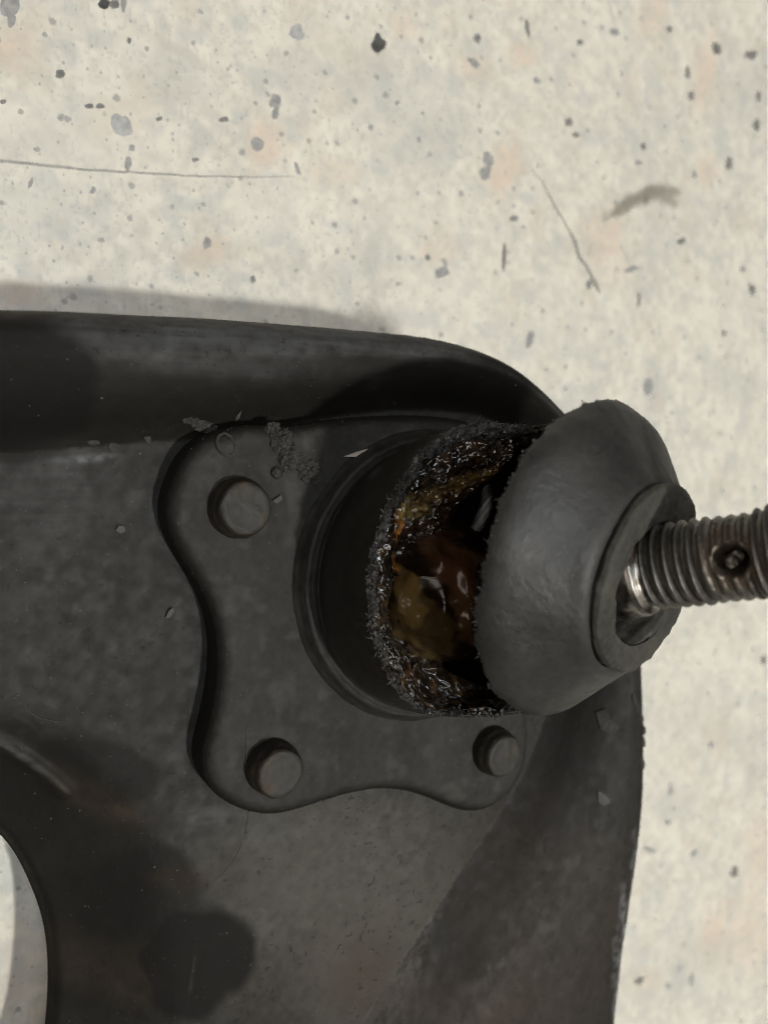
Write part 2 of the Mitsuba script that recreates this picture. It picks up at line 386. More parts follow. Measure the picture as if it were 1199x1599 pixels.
# ------------------------------------------------------------------ the floor: pale stone-chip tile
STAINS = [(36.32, 74.06, 8.91, 3.69, -2.59, (0.66, 0.52, 0.4), 0.6),
  (68.99, 74.13, 5.82, 4.61, 1.16, (0.66, 0.52, 0.4), 0.8),
  (54.1, 47.25, 5.37, 3.0, -2.53, (0.66, 0.52, 0.4), 0.75),
  (138.02, 80.11, 8.14, 4.83, 0.82, (0.66, 0.52, 0.4), 0.9),
  (128.14, 104.32, 5.84, 3.68, -2.95, (0.66, 0.52, 0.4), 0.6),
  (14.72, 83.43, 5.27, 3.94, -2.45, (0.66, 0.52, 0.4), 0.7),
  (144.26, 112.29, 5.87, 3.3, -2.8, (0.66, 0.52, 0.4), 0.7),
  (193.2, 134.26, 9.11, 4.95, 0.94, (0.66, 0.52, 0.4), 0.6),
  (217.78, 126.76, 12.73, 5.05, 1.29, (0.66, 0.52, 0.4), 0.6),
  (219.01, 93.99, 5.44, 4.71, 1.09, (0.66, 0.52, 0.4), 0.7),
  (175.1, 66.86, 11.17, 6.49, 0.77, (0.66, 0.52, 0.4), 0.6),
  (118.2, 55.98, 6.21, 2.98, -2.98, (0.66, 0.52, 0.4), 0.5),
  (105.35, 110.12, 3.88, 3.02, -2.27, (0.66, 0.52, 0.4), 0.5),
  (87.24, 71.4, 7.23, 3.76, -2.91, (0.66, 0.52, 0.4), 0.4),
  (185.8, 109.99, 7.51, 3.2, 1.56, (0.66, 0.52, 0.4), 0.4),
  (221.08, 119.53, 8.08, 5.46, 1.45, (0.66, 0.52, 0.4), 0.4),
  (181.84, 58.22, 8.28, 7.45, -2.58, (0.66, 0.52, 0.4), 0.35),
  (249.33, -171.47, 23.94, 13.48, 2.68, (0.66, 0.52, 0.4), 0.5),
  (232.56, -95.2, 7.5, 6.08, 2.27, (0.66, 0.52, 0.4), 0.4),
  (232.01, -166.34, 6.56, 4.4, 1.95, (0.66, 0.52, 0.4), 0.6),
  (200.76, -172.57, 9.8, 4.17, 2.74, (0.66, 0.52, 0.4), 0.4),
  (258.76, -142.68, 15.44, 10.55, 1.92, (0.66, 0.52, 0.4), 0.5),
  (15.18, 34.07, 4.91, 2.57, -3.0, (0.66, 0.52, 0.4), 0.7),
  (12.75, -105.63, 7.21, 3.76, 1.65, (0.66, 0.52, 0.4), 0.3),
  (11.2, -116.56, 6.3, 4.6, 2.08, (0.66, 0.52, 0.4), 0.4),
  (98.88, 94.54, 11.73, 7.48, -2.76, (0.4, 0.42, 0.4), 0.5),
  (118.02, 88.99, 11.92, 6.74, -3.09, (0.4, 0.42, 0.4), 0.4),
  (97.02, 52.54, 4.17, 2.93, 1.44, (0.4, 0.42, 0.4), 0.75),
  (21.13, 52.95, 7.75, 5.08, -2.85, (0.4, 0.42, 0.4), 0.35),
  (46.07, 85.6, 9.62, 5.68, 3.14, (0.4, 0.42, 0.4), 0.35),
  (239.92, 121.55, 17.14, 10.09, -2.84, (0.4, 0.42, 0.4), 0.4),
  (76.4, 92.52, 9.03, 6.83, -2.53, (0.4, 0.42, 0.4), 0.35),
  (108.25, 82.24, 14.28, 9.36, -2.81, (0.4, 0.42, 0.4), 0.3),
  (187.33, 102.78, 11.24, 7.34, -2.81, (0.4, 0.42, 0.4), 0.3),
  (204.74, 78.72, 18.08, 11.74, -2.91, (0.4, 0.42, 0.4), 0.25),
  (24.62, 69.11, 7.96, 5.01, -2.8, (0.4, 0.42, 0.4), 0.3),
  (28.96, 36.78, 4.02, 3.17, -2.82, (0.4, 0.42, 0.4), 0.55),
  (22.04, 64.74, 3.86, 2.55, 1.12, (0.25, 0.25, 0.235), 0.25),
  (51.81, 89.67, 8.05, 1.21, 2.88, (0.25, 0.25, 0.235), 0.25),
  (214.11, -114.07, 13.16, 6.44, 2.86, (0.4, 0.42, 0.4), 0.4),
  (222.44, -172.7, 21.68, 10.79, 2.72, (0.4, 0.42, 0.4), 0.35),
  (246.34, -102.18, 15.02, 11.07, 2.66, (0.4, 0.42, 0.4), 0.3),
  (222.64, -89.07, 16.78, 8.72, 2.91, (0.4, 0.42, 0.4), 0.3),
  (203.99, -180.34, 9.98, 4.19, 2.73, (0.4, 0.42, 0.4), 0.3),
  (234.24, 25.91, 13.28, 6.44, -3.09, (0.4, 0.42, 0.4), 0.4),
  (10.18, -85.14, 4.27, 2.91, 1.75, (0.4, 0.42, 0.4), 0.6),
  (216.24, -177.61, 7.02, 4.7, 1.99, (0.4, 0.42, 0.4), 0.6),
  (196.48, 23.17, 5.61, 3.41, 1.59, (0.4, 0.42, 0.4), 0.6),
  (30.91, 66.38, 12.47, 7.71, -2.83, (0.72, 0.705, 0.62), 0.5),
  (17.36, 71.49, 6.49, 4.77, -2.62, (0.72, 0.705, 0.62), 0.6),
  (35.07, 77.8, 7.12, 5.03, -2.67, (0.72, 0.705, 0.62), 0.6),
  (104.47, 63.94, 15.97, 9.51, -2.91, (0.72, 0.705, 0.62), 0.4),
  (160.6, 41.08, 17.76, 11.07, -3.02, (0.72, 0.705, 0.62), 0.5),
  (236.41, 51.7, 16.81, 12.75, -2.98, (0.72, 0.705, 0.62), 0.4),
  (69.64, 58.8, 10.1, 7.23, -2.82, (0.72, 0.705, 0.62), 0.4),
  (225.27, -73.95, 20.37, 13.07, 2.88, (0.72, 0.705, 0.62), 0.4),
  (207.46, -97.44, 17.92, 12.06, 1.79, (0.72, 0.705, 0.62), 0.3),
  (86.51, 102.35, 11.15, 7.13, -2.71, (0.72, 0.705, 0.62), 0.35),
  (176.3, 124.46, 16.35, 8.79, -2.81, (0.72, 0.705, 0.62), 0.3),
  (120.32, 42.78, 17.11, 8.42, -3.02, (0.72, 0.705, 0.62), 0.4),
  (184.0, 77.19, 7.37, 1.75, -2.61, (0.27, 0.25, 0.21), 1.5),
  (192.0, 81.47, 8.32, 2.32, -2.7, (0.27, 0.25, 0.21), 1.6),
  (200.29, 83.95, 6.98, 2.12, -2.92, (0.27, 0.25, 0.21), 1.4),
  (203.21, 81.65, 3.94, 1.41, -3.13, (0.27, 0.25, 0.21), 1.1)]
SPECKS = [(99.25, 104.25, 2.26, 1.74, 1.08, 'black'), (36.55, 72.37, 2.48, 2.0, 0.94, 'pale'), (66.94, 73.89, 1.82, 1.42, 0.8, 'grey'), (24.13, 79.96, 1.1, 0.86, -2.24, 'dark'), (14.93, 91.17, 2.47, 1.4, 1.26, 'grey'), (15.21, 88.52, 1.68, 0.85, 1.3, 'grey'), (33.24, 96.54, 1.45, 1.01, -2.55, 'black'), (35.2, 96.8, 1.16, 0.88, -2.3, 'dark'), (37.19, 97.59, 1.81, 0.67, 1.5, 'grey'), (77.12, 101.5, 2.29, 1.71, -2.49, 'pale'), (71.48, 84.41, 1.94, 1.44, 1.24, 'grey'), (71.45, 81.48, 1.27, 0.81, 1.41, 'grey'), (133.0, 82.14, 2.02, 1.84, 2.65, 'grey'), (131.97, 78.22, 2.27, 1.78, 0.83, 'grey'), (129.1, 113.0, 1.33, 1.01, 1.17, 'dark'), (146.17, 119.61, 2.77, 0.81, 1.92, 'dark'), (178.81, 126.91, 1.95, 1.1, -2.93, 'grey'), (165.14, 120.82, 1.09, 0.72, -2.72, 'dark'), (201.54, 133.54, 1.27, 0.92, -2.63, 'dark'), (223.32, 132.84, 2.23, 1.8, 2.51, 'dark'), (239.97, 134.99, 3.13, 1.36, -2.86, 'dark'), (209.94, 122.59, 2.01, 1.23, 1.49, 'dark'), (211.94, 115.77, 1.64, 1.38, -2.29, 'dark'), (244.48, 122.52, 1.8, 1.38, 1.36, 'dark'), (243.92, 112.99, 2.16, 1.67, 1.38, 'dark'), (230.63, 98.05, 2.34, 1.68, 0.97, 'dark'), (161.23, 97.59, 1.61, 1.09, -2.94, 'dark'), (164.45, 94.61, 1.28, 0.75, -2.86, 'dark'), (38.24, 90.2, 0.7, 0.44, 1.36, 'dark'), (29.8, 74.71, 0.91, 0.54, -2.81, 'dark'), (32.01, 75.17, 0.92, 0.54, -2.81, 'dark'), (44.22, 74.98, 0.78, 0.42, -2.46, 'dark'), (58.85, 77.78, 1.09, 0.57, -2.72, 'dark'), (37.46, 64.21, 1.39, 0.68, 1.49, 'grey'), (38.33, 67.74, 0.77, 0.62, -2.32, 'grey'), (52.2, 67.64, 0.89, 0.47, -2.89, 'dark'), (54.58, 49.45, 1.27, 0.97, 1.16, 'grey'), (141.94, 67.54, 1.75, 0.73, -2.92, 'dark'), (209.1, 70.16, 1.96, 1.04, -2.77, 'dark'), (138.73, 56.8, 3.86, 0.76, 1.58, 'dark'), (118.23, 50.14, 2.46, 1.27, -2.77, 'grey'), (113.81, 53.45, 0.89, 0.8, -2.33, 'dark'), (244.04, 58.43, 2.12, 1.62, 2.31, 'dark'), (239.13, 64.74, 1.57, 1.11, -2.57, 'grey'), (148.1, 34.63, 2.56, 1.33, 1.19, 'grey'), (187.18, 58.83, 2.76, 0.82, -2.8, 'grey'), (195.63, 23.13, 2.72, 2.17, 1.57, 'grey'), (170.32, 52.23, 1.58, 1.09, 1.86, 'dark'), (195.9, 23.55, 2.38, 1.44, 1.59, 'grey'), (65.5, 42.6, 0.77, 0.65, 1.21, 'dark'), (76.89, 70.07, 1.45, 0.59, 1.96, 'grey'), (149.55, 106.6, 1.44, 0.8, 3.11, 'grey'), (128.12, 106.31, 2.06, 1.03, 2.72, 'grey'), (190.7, 49.48, 2.69, 0.7, 1.47, 'dark'), (230.33, 42.71, 1.09, 0.89, -2.99, 'dark'), (96.87, 83.53, 0.82, 0.63, -2.62, 'grey'), (104.44, 91.03, 0.68, 0.51, -2.63, 'grey'), (243.4, -146.72, 2.29, 2.18, 1.69, 'dark'), (209.66, -109.41, 2.4, 1.05, 1.55, 'grey'), (197.19, -171.85, 2.19, 1.17, 2.92, 'dark'), (222.69, -179.71, 2.65, 1.34, 1.74, 'grey'), (210.95, -178.16, 1.52, 1.01, 2.44, 'grey'), (200.94, -127.99, 3.18, 0.88, 2.52, 'grey'), (222.03, -134.22, 2.15, 1.1, -3.08, 'grey'), (208.8, -120.42, 1.63, 0.9, 2.8, 'grey'), (229.38, -97.59, 1.26, 1.02, 2.24, 'grey'), (256.16, -71.07, 1.9, 1.52, 2.67, 'dark'), (30.06, 57.36, 0.84, 0.52, 1.15, 'grey'), (17.94, 56.96, 1.04, 0.39, 1.22, 'grey'), (191.3, 96.32, 1.2, 0.94, -2.69, 'dark'), (189.27, 91.18, 1.87, 0.64, -2.95, 'grey'), (214.27, 91.78, 1.09, 0.95, -2.29, 'grey'), (13.25, 72.14, 0.63, 0.41, -2.75, 'dark')]
LINES = [([(5.49, 60.09, 0.43), (12.35, 60.44, 0.4), (20.71, 60.9, 0.43), (28.23, 61.41, 0.36), (37.42, 62.45, 0.36), (51.42, 64.0, 0.26), (63.42, 65.72, 0.2), (76.21, 68.02, 0.13)], 0.8, (0.2, 0.2, 0.185)), ([(147.62, 82.98, 0.1), (152.78, 78.19, 0.23), (156.65, 73.07, 0.53), (161.31, 68.31, 0.26), (164.58, 63.99, 0.76), (165.88, 60.47, 0.66), (169.71, 56.84, 0.58), (172.33, 53.38, 1.07), (174.44, 50.58, 0.49)], 1.1, (0.22, 0.215, 0.19)), ([(169.63, 60.93, 0.49), (170.33, 63.44, 0.66)], 0.5, (0.27, 0.265, 0.24)), ([(176.04, 135.3, 0.33), (177.94, 130.71, 0.49), (178.78, 127.82, 0.49)], 0.5, (0.3, 0.3, 0.28)), ([(176.27, 71.71, 0.33), (180.1, 75.09, 0.83), (187.96, 79.7, 1.16), (196.1, 82.89, 1.16), (205.08, 85.89, 0.66), (208.01, 85.17, 0.25)], 0.6, (0.28, 0.26, 0.215)), ([(182.45, 65.55, 0.49), (185.19, 62.44, 0.49), (186.91, 58.8, 0.49), (191.24, 59.87, 0.66)], 0.5, (0.3, 0.3, 0.28)), ([(157.57, 101.3, 0.17), (159.52, 99.03, 0.41), (161.49, 96.74, 0.66)], 0.5, (0.3, 0.3, 0.28)), ([(196.5, -126.49, 0.49), (200.99, -129.75, 0.66), (203.87, -126.73, 0.49)], 0.4, (0.3, 0.3, 0.28))]


def line_mask(p, pts, width, strength):
    m = mi.Float(0)
    q = mi.Point2f(p.x * 1000 + 0.2 * (noise(p.x * 500, p.y * 500) - 0.5), p.y * 1000 + 0.2 * (noise(p.y * 500 + 9, p.x * 500) - 0.5))
    for (a, b) in zip(pts[:-1], pts[1:]):
        ax, ay, aw = a; bx, by, bw = b
        dx, dy = bx - ax, by - ay
        t = dr.clip(((q.x - ax) * dx + (q.y - ay) * dy) / (dx * dx + dy * dy), 0, 1)
        d = dr.sqrt(dr.square(q.x - ax - t * dx) + dr.square(q.y - ay - t * dy))
        w = aw + (bw - aw) * t
        m = dr.maximum(m, 1 - smoothstep(w * 0.4, w * 1.1, d))
    return m * strength


def floor_color(p, n, uv):
    x, y = p.x * 1000, p.y * 1000
    a = fbm(x * 0.11, y * 0.11, 1.7, 4)
    b = fbm(x * 0.42, y * 0.42, 4.1, 3)
    c = mix((0.595, 0.58, 0.51), (0.755, 0.73, 0.64), dr.clip(0.55 + 1.3 * (a - 0.5) + 1.6 * (b - 0.5), 0, 1))
    cl = fbm(x * 0.19 + 31, y * 0.19, 2.2, 4)
    c = mix(c, (0.51, 0.525, 0.50), smoothstep(0.5, 0.72, cl) * 0.5)
    pk = fbm(x * 0.10 + 70, y * 0.10 + 11, 5.0, 4)
    c = mix(c, (0.60, 0.47, 0.36), smoothstep(0.6, 0.78, pk) * 0.18)
    fine = fbm(x * 1.3, y * 0.9, 6.0, 3)
    c = mix(c, (0.45, 0.455, 0.43), smoothstep(0.55, 0.75, fine) * 0.32)
    for k, (X, Y, rx, ry, rot, col, s) in enumerate(STAINS):
        c = mix(c, col, blot(p, X, Y, rx, ry, rot, 0.6, 0.6, 330.0) * (s * 0.62 * (0.55 + 0.9 * b)))
    # the small dark grains scattered through the stone
    d1, _, r1 = voronoi(x * 0.16, y * 0.16)
    wob = 0.10 * (fbm(x * 1.1, y * 1.1, 3.0, 2) - 0.5)
    rad = 0.03 + 0.10 * r1 * r1
    c = mix(c, (0.22, 0.225, 0.215), (1 - smoothstep(rad * 0.6, rad * 1.25, d1 + wob)) * smoothstep(0.6, 0.75, r1) * 0.6)
    d2, _, r2 = voronoi(x * 0.36 + 40, y * 0.27 + 13)
    c = mix(c, (0.27, 0.275, 0.26), (1 - smoothstep(0.03, 0.11, d2 + wob * 1.5)) * smoothstep(0.5, 0.65, r2) * 0.6)
    for pts, s, col in LINES:
        c = mix(c, col, line_mask(p, pts, 1, s) * (0.55 + 0.6 * fbm(x * 0.9, y * 0.9, 9.0, 2)))
    return c


principled('m_floor', floor_color, 0.42, lambda p, n, uv: fbm(p.x * 260, p.y * 260, 1.0, 3), 0.00012)
fx, fy = 1600.0, 1600.0
add('floor', (np.array([[-fx, -fy, 0], [fx, -fy, 0], [fx, fy, 0], [-fx, fy, 0]]), np.array([[0, 1, 2], [0, 2, 3]])), 'm_floor', smooth=False)
labels['floor'] = {'kind': 'structure', 'label': 'pale stone chip floor tile with grey and pink flecks', 'category': 'floor'}

CHIP_TONES = {'black': ((0.035, 0.035, 0.033), (0.09, 0.09, 0.085)), 'dark': ((0.15, 0.15, 0.14), (0.25, 0.25, 0.235)), 'grey': ((0.25, 0.255, 0.25), (0.38, 0.38, 0.365)),
              'pale': ((0.36, 0.365, 0.36), (0.48, 0.48, 0.465))}


def chip_fn(lo, hi):
    return lambda p, n, uv: mix(lo, hi, dr.clip(0.5 + 1.8 * (fbm(p.x * 900, p.y * 900, 2.0, 3) - 0.5), 0, 1))


for k, (lo, hi) in CHIP_TONES.items():
    principled('m_chip_' + k, chip_fn(lo, hi), 0.5)


def piece(base, k):
    return base if k == 0 else '%s_%03d' % (base, k)


rng = np.random.default_rng(5)
for k, (X, Y, rx, ry, rot, tone) in enumerate(SPECKS):
    n = 22
    th = np.linspace(0, 2 * np.pi, n, endpoint=False)
    r = 1 + 0.55 * 2 * nfbm(np.stack([np.cos(th), np.sin(th), th * 0 + k * 3.7], 1), 1.3, 3, k)
    e = np.stack([np.cos(th) * r * rx, np.sin(th) * r * ry], 1)
    c, s = math.cos(rot), math.sin(rot)
    e = np.c_[e[:, 0] * c - e[:, 1] * s + X, e[:, 0] * s + e[:, 1] * c + Y]
    m = e.mean(0)
    V = np.vstack([np.c_[e, np.full(n, 0.0)], np.c_[m + (e - m) * 0.86, np.full(n, 0.06)], [[m[0], m[1], 0.08]]])
    i = np.arange(n); j = (i + 1) % n
    F = np.vstack([np.c_[i, j, n + j], np.c_[i, n + j, n + i], np.c_[n + i, n + j, np.full(n, 2 * n)]])
    add(piece('floor__chip', k), (V, F), 'm_chip_' + tone, smooth=False)

# ------------------------------------------------------------------ the control arm: pressed steel shell
OUTER = [(-24.22, 19.74), (-11.88, 22.08), (0.13, 23.47), (8.82, 23.98), (18.13, 24.54), (28.13, 24.92), (38.91, 25.34), (50.55, 25.56), (63.18, 25.68), (76.92, 25.68), (88.82, 25.33), (98.35, 23.92), (106.73, 21.23), (114.68, 16.56), (123.05, 10.36), (131.90, 1.48), (140.31, -12.13), (146.02, -29.39), (148.67, -46.99), (149.96, -61.56), (151.27, -76.37), (150.85, -92.67), (149.03, -107.07), (147.22, -121.48), (145.80, -134.35), (144.86, -149.11), (144.46, -167.55), (144.18, -191.40)]
INNER = [(-26.47, 0.00), (-13.39, 0.39), (-0.60, 0.82), (8.67, 1.27), (18.61, 2.19), (32.66, 3.45), (53.24, 5.89), (65.32, 8.15), (81.35, 10.67), (97.32, 11.16), (113.05, 8.01), (122.53, -1.50), (128.25, -16.81), (130.99, -35.61), (129.66, -51.18), (125.86, -63.23), (120.91, -73.36), (112.28, -84.03), (101.48, -95.19), (89.51, -108.00), (76.61, -121.47), (62.99, -135.67), (47.51, -151.63)]
o, i_ = spline(OUTER, 900), spline(INNER, 700)
HOLE = spline([(-24.73, -88.91), (-19.77, -72.71), (-10.37, -63.86), (1.35, -63.96), (8.45, -70.87), (12.34, -79.94), (14.56, -88.93), (15.12, -97.94), (14.55, -107.29), (12.70, -118.10), (6.86, -129.69), (-3.84, -134.82), (-16.22, -125.40), (-23.69, -107.17)], 360, closed=True)
close_pts = np.array([[o[-1][0] - 60, o[-1][1] - 6], [i_[-1][0] - 30, i_[-1][1] - 2], [-95, o[-1][1] - 4], [-95, o[0][1] - 20]])
ring_pts = [o]
cyc = np.vstack([o[-1:], close_pts, o[:1]])
for a, b in zip(cyc[:-1], cyc[1:]):
    m = max(3, int(np.hypot(*(b - a)) / 2.0))
    ring_pts.append(a + (b - a) * (np.arange(1, m) / m)[:, None])
OUTLINE = np.vstack(ring_pts)
inner_poly = Polygon(np.vstack([i_, [[i_[-1][0] - 40, i_[-1][1] - 60], [-200, -250], [-200, i_[0][1]]]])).buffer(0)
to, ti, th_ = cKDTree(o), cKDTree(i_), cKDTree(HOLE)
RIDGE, PAN = ZP + 4.0, ZP - 8.0


CREASE = [(5.48, -47.49), (7.40, -48.94), (11.33, -52.35), (14.84, -56.00), (17.93, -59.76)]
cr_ = cKDTree(spline(CREASE, 80))


def shell_z(P):
    do, di = to.query(P)[0], ti.query(P)[0]
    inside = shapely.contains_xy(inner_poly, P[:, 0], P[:, 1])
    t = np.where(inside, 1.0, do / (do + di + 1e-9))
    w = do + np.where(inside, 0, di)
    z = np.full(len(P), PAN)
    # rounded outer edge, ridge, long slope, fillet into the pan
    prof_t = np.array([0, .05, .12, .20, .30, .45, .60, .75, .88, .96, 1.0])
    prof_z = np.array([-6.2, -3.0, -1.0, -0.15, 0.0, -1.0, -2.8, -5.8, -9.4, -11.2, -12.0])
    from scipy.interpolate import PchipInterpolator
    z = RIDGE + PchipInterpolator(prof_t, prof_z)(t)
    q = np.c_[P, np.zeros(len(P))]
    z = z + nfbm(q, 0.045, 2, 3) * 1.3 + nfbm(q, 0.22, 3, 4) * 0.30 + nfbm(q, 1.1, 3, 8) * 0.07
    # the pan dips toward the hole, whose edge is rolled under
    dh = th_.query(P)[0]
    z = z - 12 * (1 - sstep(-4, 26, dh)) + 1.6 * np.exp(-(cr_.query(P)[0] / 1.3) ** 2) - 2.2 * np.exp(-(dh / 1.1) ** 2)
    # pressed crease that runs out from the hole
    return z


shell = sheet(OUTLINE, [HOLE], 0.55, shell_z, 2.0, hole_bottom=PAN - 14)
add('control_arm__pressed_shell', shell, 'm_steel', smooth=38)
labels['control_arm'] = {'label': 'black pressed steel car control arm with torn ball joint boot, on the pale floor', 'category': 'car part'}

# ------------------------------------------------------------------ the riveted mounting plate
PLATE = spline([(34.38, -8.91), (36.05, -2.23), (39.41, 2.82), (44.68, 5.73), (50.72, 6.78), (56.99, 6.68), (64.88, 7.82), (77.48, 9.15), (92.69, 9.30), (109.45, 4.19), (118.67, -10.07), (121.26, -30.64), (118.33, -46.59), (115.69, -56.29), (116.18, -64.09), (114.44, -71.52), (108.68, -76.58), (102.52, -77.88), (95.70, -75.82), (88.33, -71.71), (78.98, -68.13), (70.14, -67.37), (61.75, -67.93), (53.77, -67.96), (47.44, -65.58), (42.00, -60.79), (40.06, -55.03), (41.34, -48.73), (43.13, -39.53), (42.78, -30.07), (40.30, -22.86), (36.72, -16.44)], 420, closed=True)
tp = cKDTree(PLATE)
RC = np.array([87.4, -23.8])     # centre of the joint housing


def plate_z(P):
    d = tp.query(P)[0]
    q = np.c_[P, np.zeros(len(P))]
    r = np.hypot(*(P - RC).T)
    z = ZP - 3.4 * (1 - np.sqrt(np.clip(1 - (1 - seg(d, 0, 3.0)) ** 2, 0, 1)))
    z = z + 1.0 * np.exp(-((r - 29.5) / 2.2) ** 2) * 0 + nfbm(q, 0.10, 2, 12) * 0.6 + nfbm(q, 0.5, 3, 13) * 0.22 + nfbm(q, 1.6, 2, 14) * 0.08
    return z


plate = sheet(PLATE, [], 0.5, plate_z, PAN - 1.5)
add('control_arm__mounting_plate', plate, 'm_plate', smooth=45)

RIVETS = [(47.02, -8.48), (53.12, -57.64), (104.72, -63.66)]
for k, (x, y) in enumerate(RIVETS):
    rr = [5.4, 5.1, 5.15][k]; hh = [4.4, 4.8, 4.6][k]
    tilt = [(0.03, 0.02), (0.02, 0.0), (0.02, -0.02)][k]
    prof = curve_profile(dense([(-2, rr + 0.3), (0.2, rr + 0.15), (hh * 0.45, rr), (hh * 0.6, rr - 0.25), (hh - 0.5, rr - 0.55), (hh - 0.1, rr - 0.85), (hh + 0.1, rr - 1.5), (hh, rr * 0.55), (hh + 0.05, 0.02)], 2), 40)
    m = lathe((x, y, ZP), (*tilt, 1), prof, 96, 0.22, 0.5, 30 + k)
    v = m[0].copy(); top = v[:, 2] > ZP + hh - 0.6
    v[top, 2] += nfbm(v[top], 0.55, 3, 40 + k) * 0.5
    add(piece('control_arm__mounting_plate__rivet', k), (v, m[1]), 'm_rivet', smooth=True)

# ------------------------------------------------------------------ joint housing ring
prof = curve_profile(dense([(-1.5, 31.0), (0.2, 30.2), (1.2, 29.5), (2.2, 29.1), (2.9, 28.8), (3.2, 28.3), (3.0, 27.7), (2.9, 27.2), (3.4, 27.0), (4.6, 27.1), (5.2, 26.7), (5.3, 26.0), (4.0, 24.6)], 2), 90)
add('control_arm__housing_ring', lathe((RC[0] + 0.5, RC[1], ZP), (0, 0, 1), prof, 360, 0.30, 0.30, 50), 'm_ring', smooth=True)

# ------------------------------------------------------------------ rubber boot, lower half with its torn lip
NT = 900
th = np.linspace(0, 2 * np.pi, NT, endpoint=False)
cs, sn = np.cos(th), np.sin(th)
LIP_C, LIP_R, LIP_Z = np.array([93.4, -22.2]), 31.0, ZP + 21.5
DOME_C = np.array([96.15, -17.0, ZP + 35.9])
tb, pb = math.radians(19.1), math.radians(-34.4)
DOME_D = np.array([math.sin(tb) * math.cos(pb), math.sin(tb) * math.sin(pb), math.cos(tb)])
du, dv, DOME_D = frame(DOME_D)


def ring3(c, r, z):
    return np.stack([c[0] + r * cs, c[1] + r * sn, np.full(NT, z)], 1)


def lerp(a, b, t):
    return a + (b - a) * t


deg = (np.degrees(th) + 360) % 360          # 180 = towards the left of the picture, 270 = towards its bottom
ang = np.minimum(np.abs(deg - 360 * (deg > 180)), 180)
# how far the wall still reaches up: 1 = torn lip, 2 = still joined to the dome (on the right-hand, hidden side)
join = np.where(deg > 180, 1 - sstep(84, 106, 360 - deg), 1 - sstep(64, 84, deg))
c0 = ring3(RC + np.array([0.5, 0]), 26.9, ZP + 4.2)
LIP_R_AT = np.interp(deg, [0, 61, 73, 82, 95, 108, 118, 213, 224, 233, 245, 259, 273, 300, 330, 360], [30.5, 30.9, 29.9, 28.9, 29.0, 30.8, 31.2, 31.2, 30.4, 28.4, 26.4, 25.4, 25.8, 27, 29, 30.5])
LIP_R_AT = np.convolve(np.r_[LIP_R_AT[-20:], LIP_R_AT, LIP_R_AT[:20]], np.ones(41) / 41, 'valid')
c1 = np.stack([LIP_C[0] + LIP_R_AT * cs, LIP_C[1] + LIP_R_AT * sn, np.full(NT, LIP_Z)], 1)
c2 = DOME_C + 27.2 * (cs[:, None] * du + sn[:, None] * dv)
rag = nfbm(np.stack([cs * 4.5, sn * 4.5, cs * 0], 1), 1.0, 4, 61) * 3.6 + nfbm(np.stack([cs * 30, sn * 30, cs * 0], 1), 1.0, 3, 62) * 1.6
NS = 60
rows = []
for s in np.linspace(0, 1, NS):
    bul = 0.9 * math.sin(math.pi * s)
    base = lerp(c0, c1, s) + np.c_[cs, sn, 0 * cs] * bul
    base[:, 2] += rag * s ** 3
    rows.append(base)
out_edge = rows[-1]
upper = []
for s in np.linspace(0.04, 1, 26):
    t = (s * join)[:, None]
    upper.append(lerp(out_edge, c2 + DOME_D * 1.2, t))
P = np.array(rows + upper).transpose(1, 0, 2)
add('control_arm__lower_boot', (P.reshape(-1, 3), grid_faces(NT, P.shape[1], True)), 'm_lip', smooth=True)

# the torn rubber: a broad crumbly band from the outer edge inwards
top = upper[-1]
bandw = 4.6 + 4.2 * nfbm(np.stack([cs * 3, sn * 3, cs * 0], 1), 1.0, 3, 63)
bandw = bandw + 4.0 * sstep(80, 105, deg) * (1 - sstep(120, 145, deg)) - 2.7 * sstep(215, 235, deg)
nb = 46
rows = []
for s in np.linspace(0, 1, nb):
    b = top.copy()
    inw = np.c_[-cs, -sn, 0 * cs]
    b = b + inw * (bandw * s)[:, None]
    b[:, 2] += 1.1 * math.sin(math.pi * min(1, s * 2.2)) - 3.4 * s ** 1.6
    rows.append(b)
P = np.array(rows).transpose(1, 0, 2)
sw = np.stack([deg[:, None] * 0.22 + 0 * P[..., 0], np.linspace(0, 1, nb)[None] * 7 + 2.5 * nfbm(P, 0.35, 2, 69), 0 * P[..., 0]], -1)
k = nfbm(P, 0.4, 3, 64) * 2.2 + nfbm(P, 1.7, 3, 65) * 0.8 + (np.abs(nfbm(sw, 1.0, 2, 66)) - 0.12) * -2.4
k2 = nfbm(P, 1.3, 3, 67) * 0.9
env = np.ones(nb); env[0] = 0.25; env[1] = .6; env[-1] = 0.7
P[..., 2] += k * env
P[..., 0] += cs[:, None] * k2 * env; P[..., 1] += sn[:, None] * k2 * env
torn = P
inner_edge = P[:, -1]
add('control_arm__lower_boot__torn_edge', (P.reshape(-1, 3), grid_faces(NT, nb, True)[:, ::-1]), 'm_torn', smooth=True)
# inside of the lower boot, and its bottom
rows = []
for s in np.linspace(0, 1, 20):
    cc = ring3(RC, 22.5, ZP + 3.0)
    rows.append(lerp(inner_edge, cc, s) + np.c_[cs, sn, 0 * cs] * 2.2 * math.sin(math.pi * s))
rows.append(ring3(RC, 10.0, ZP + 3.0)); rows.append(ring3(RC, 0.1, ZP + 3.0))
P = np.array(rows).transpose(1, 0, 2)
P = P + (nfbm(P, 0.35, 3, 68) * 1.6)[..., None]
add('control_arm__lower_boot__inner_wall', (P.reshape(-1, 3), grid_faces(NT, P.shape[1], True)[:, ::-1]), 'm_void', smooth=True)

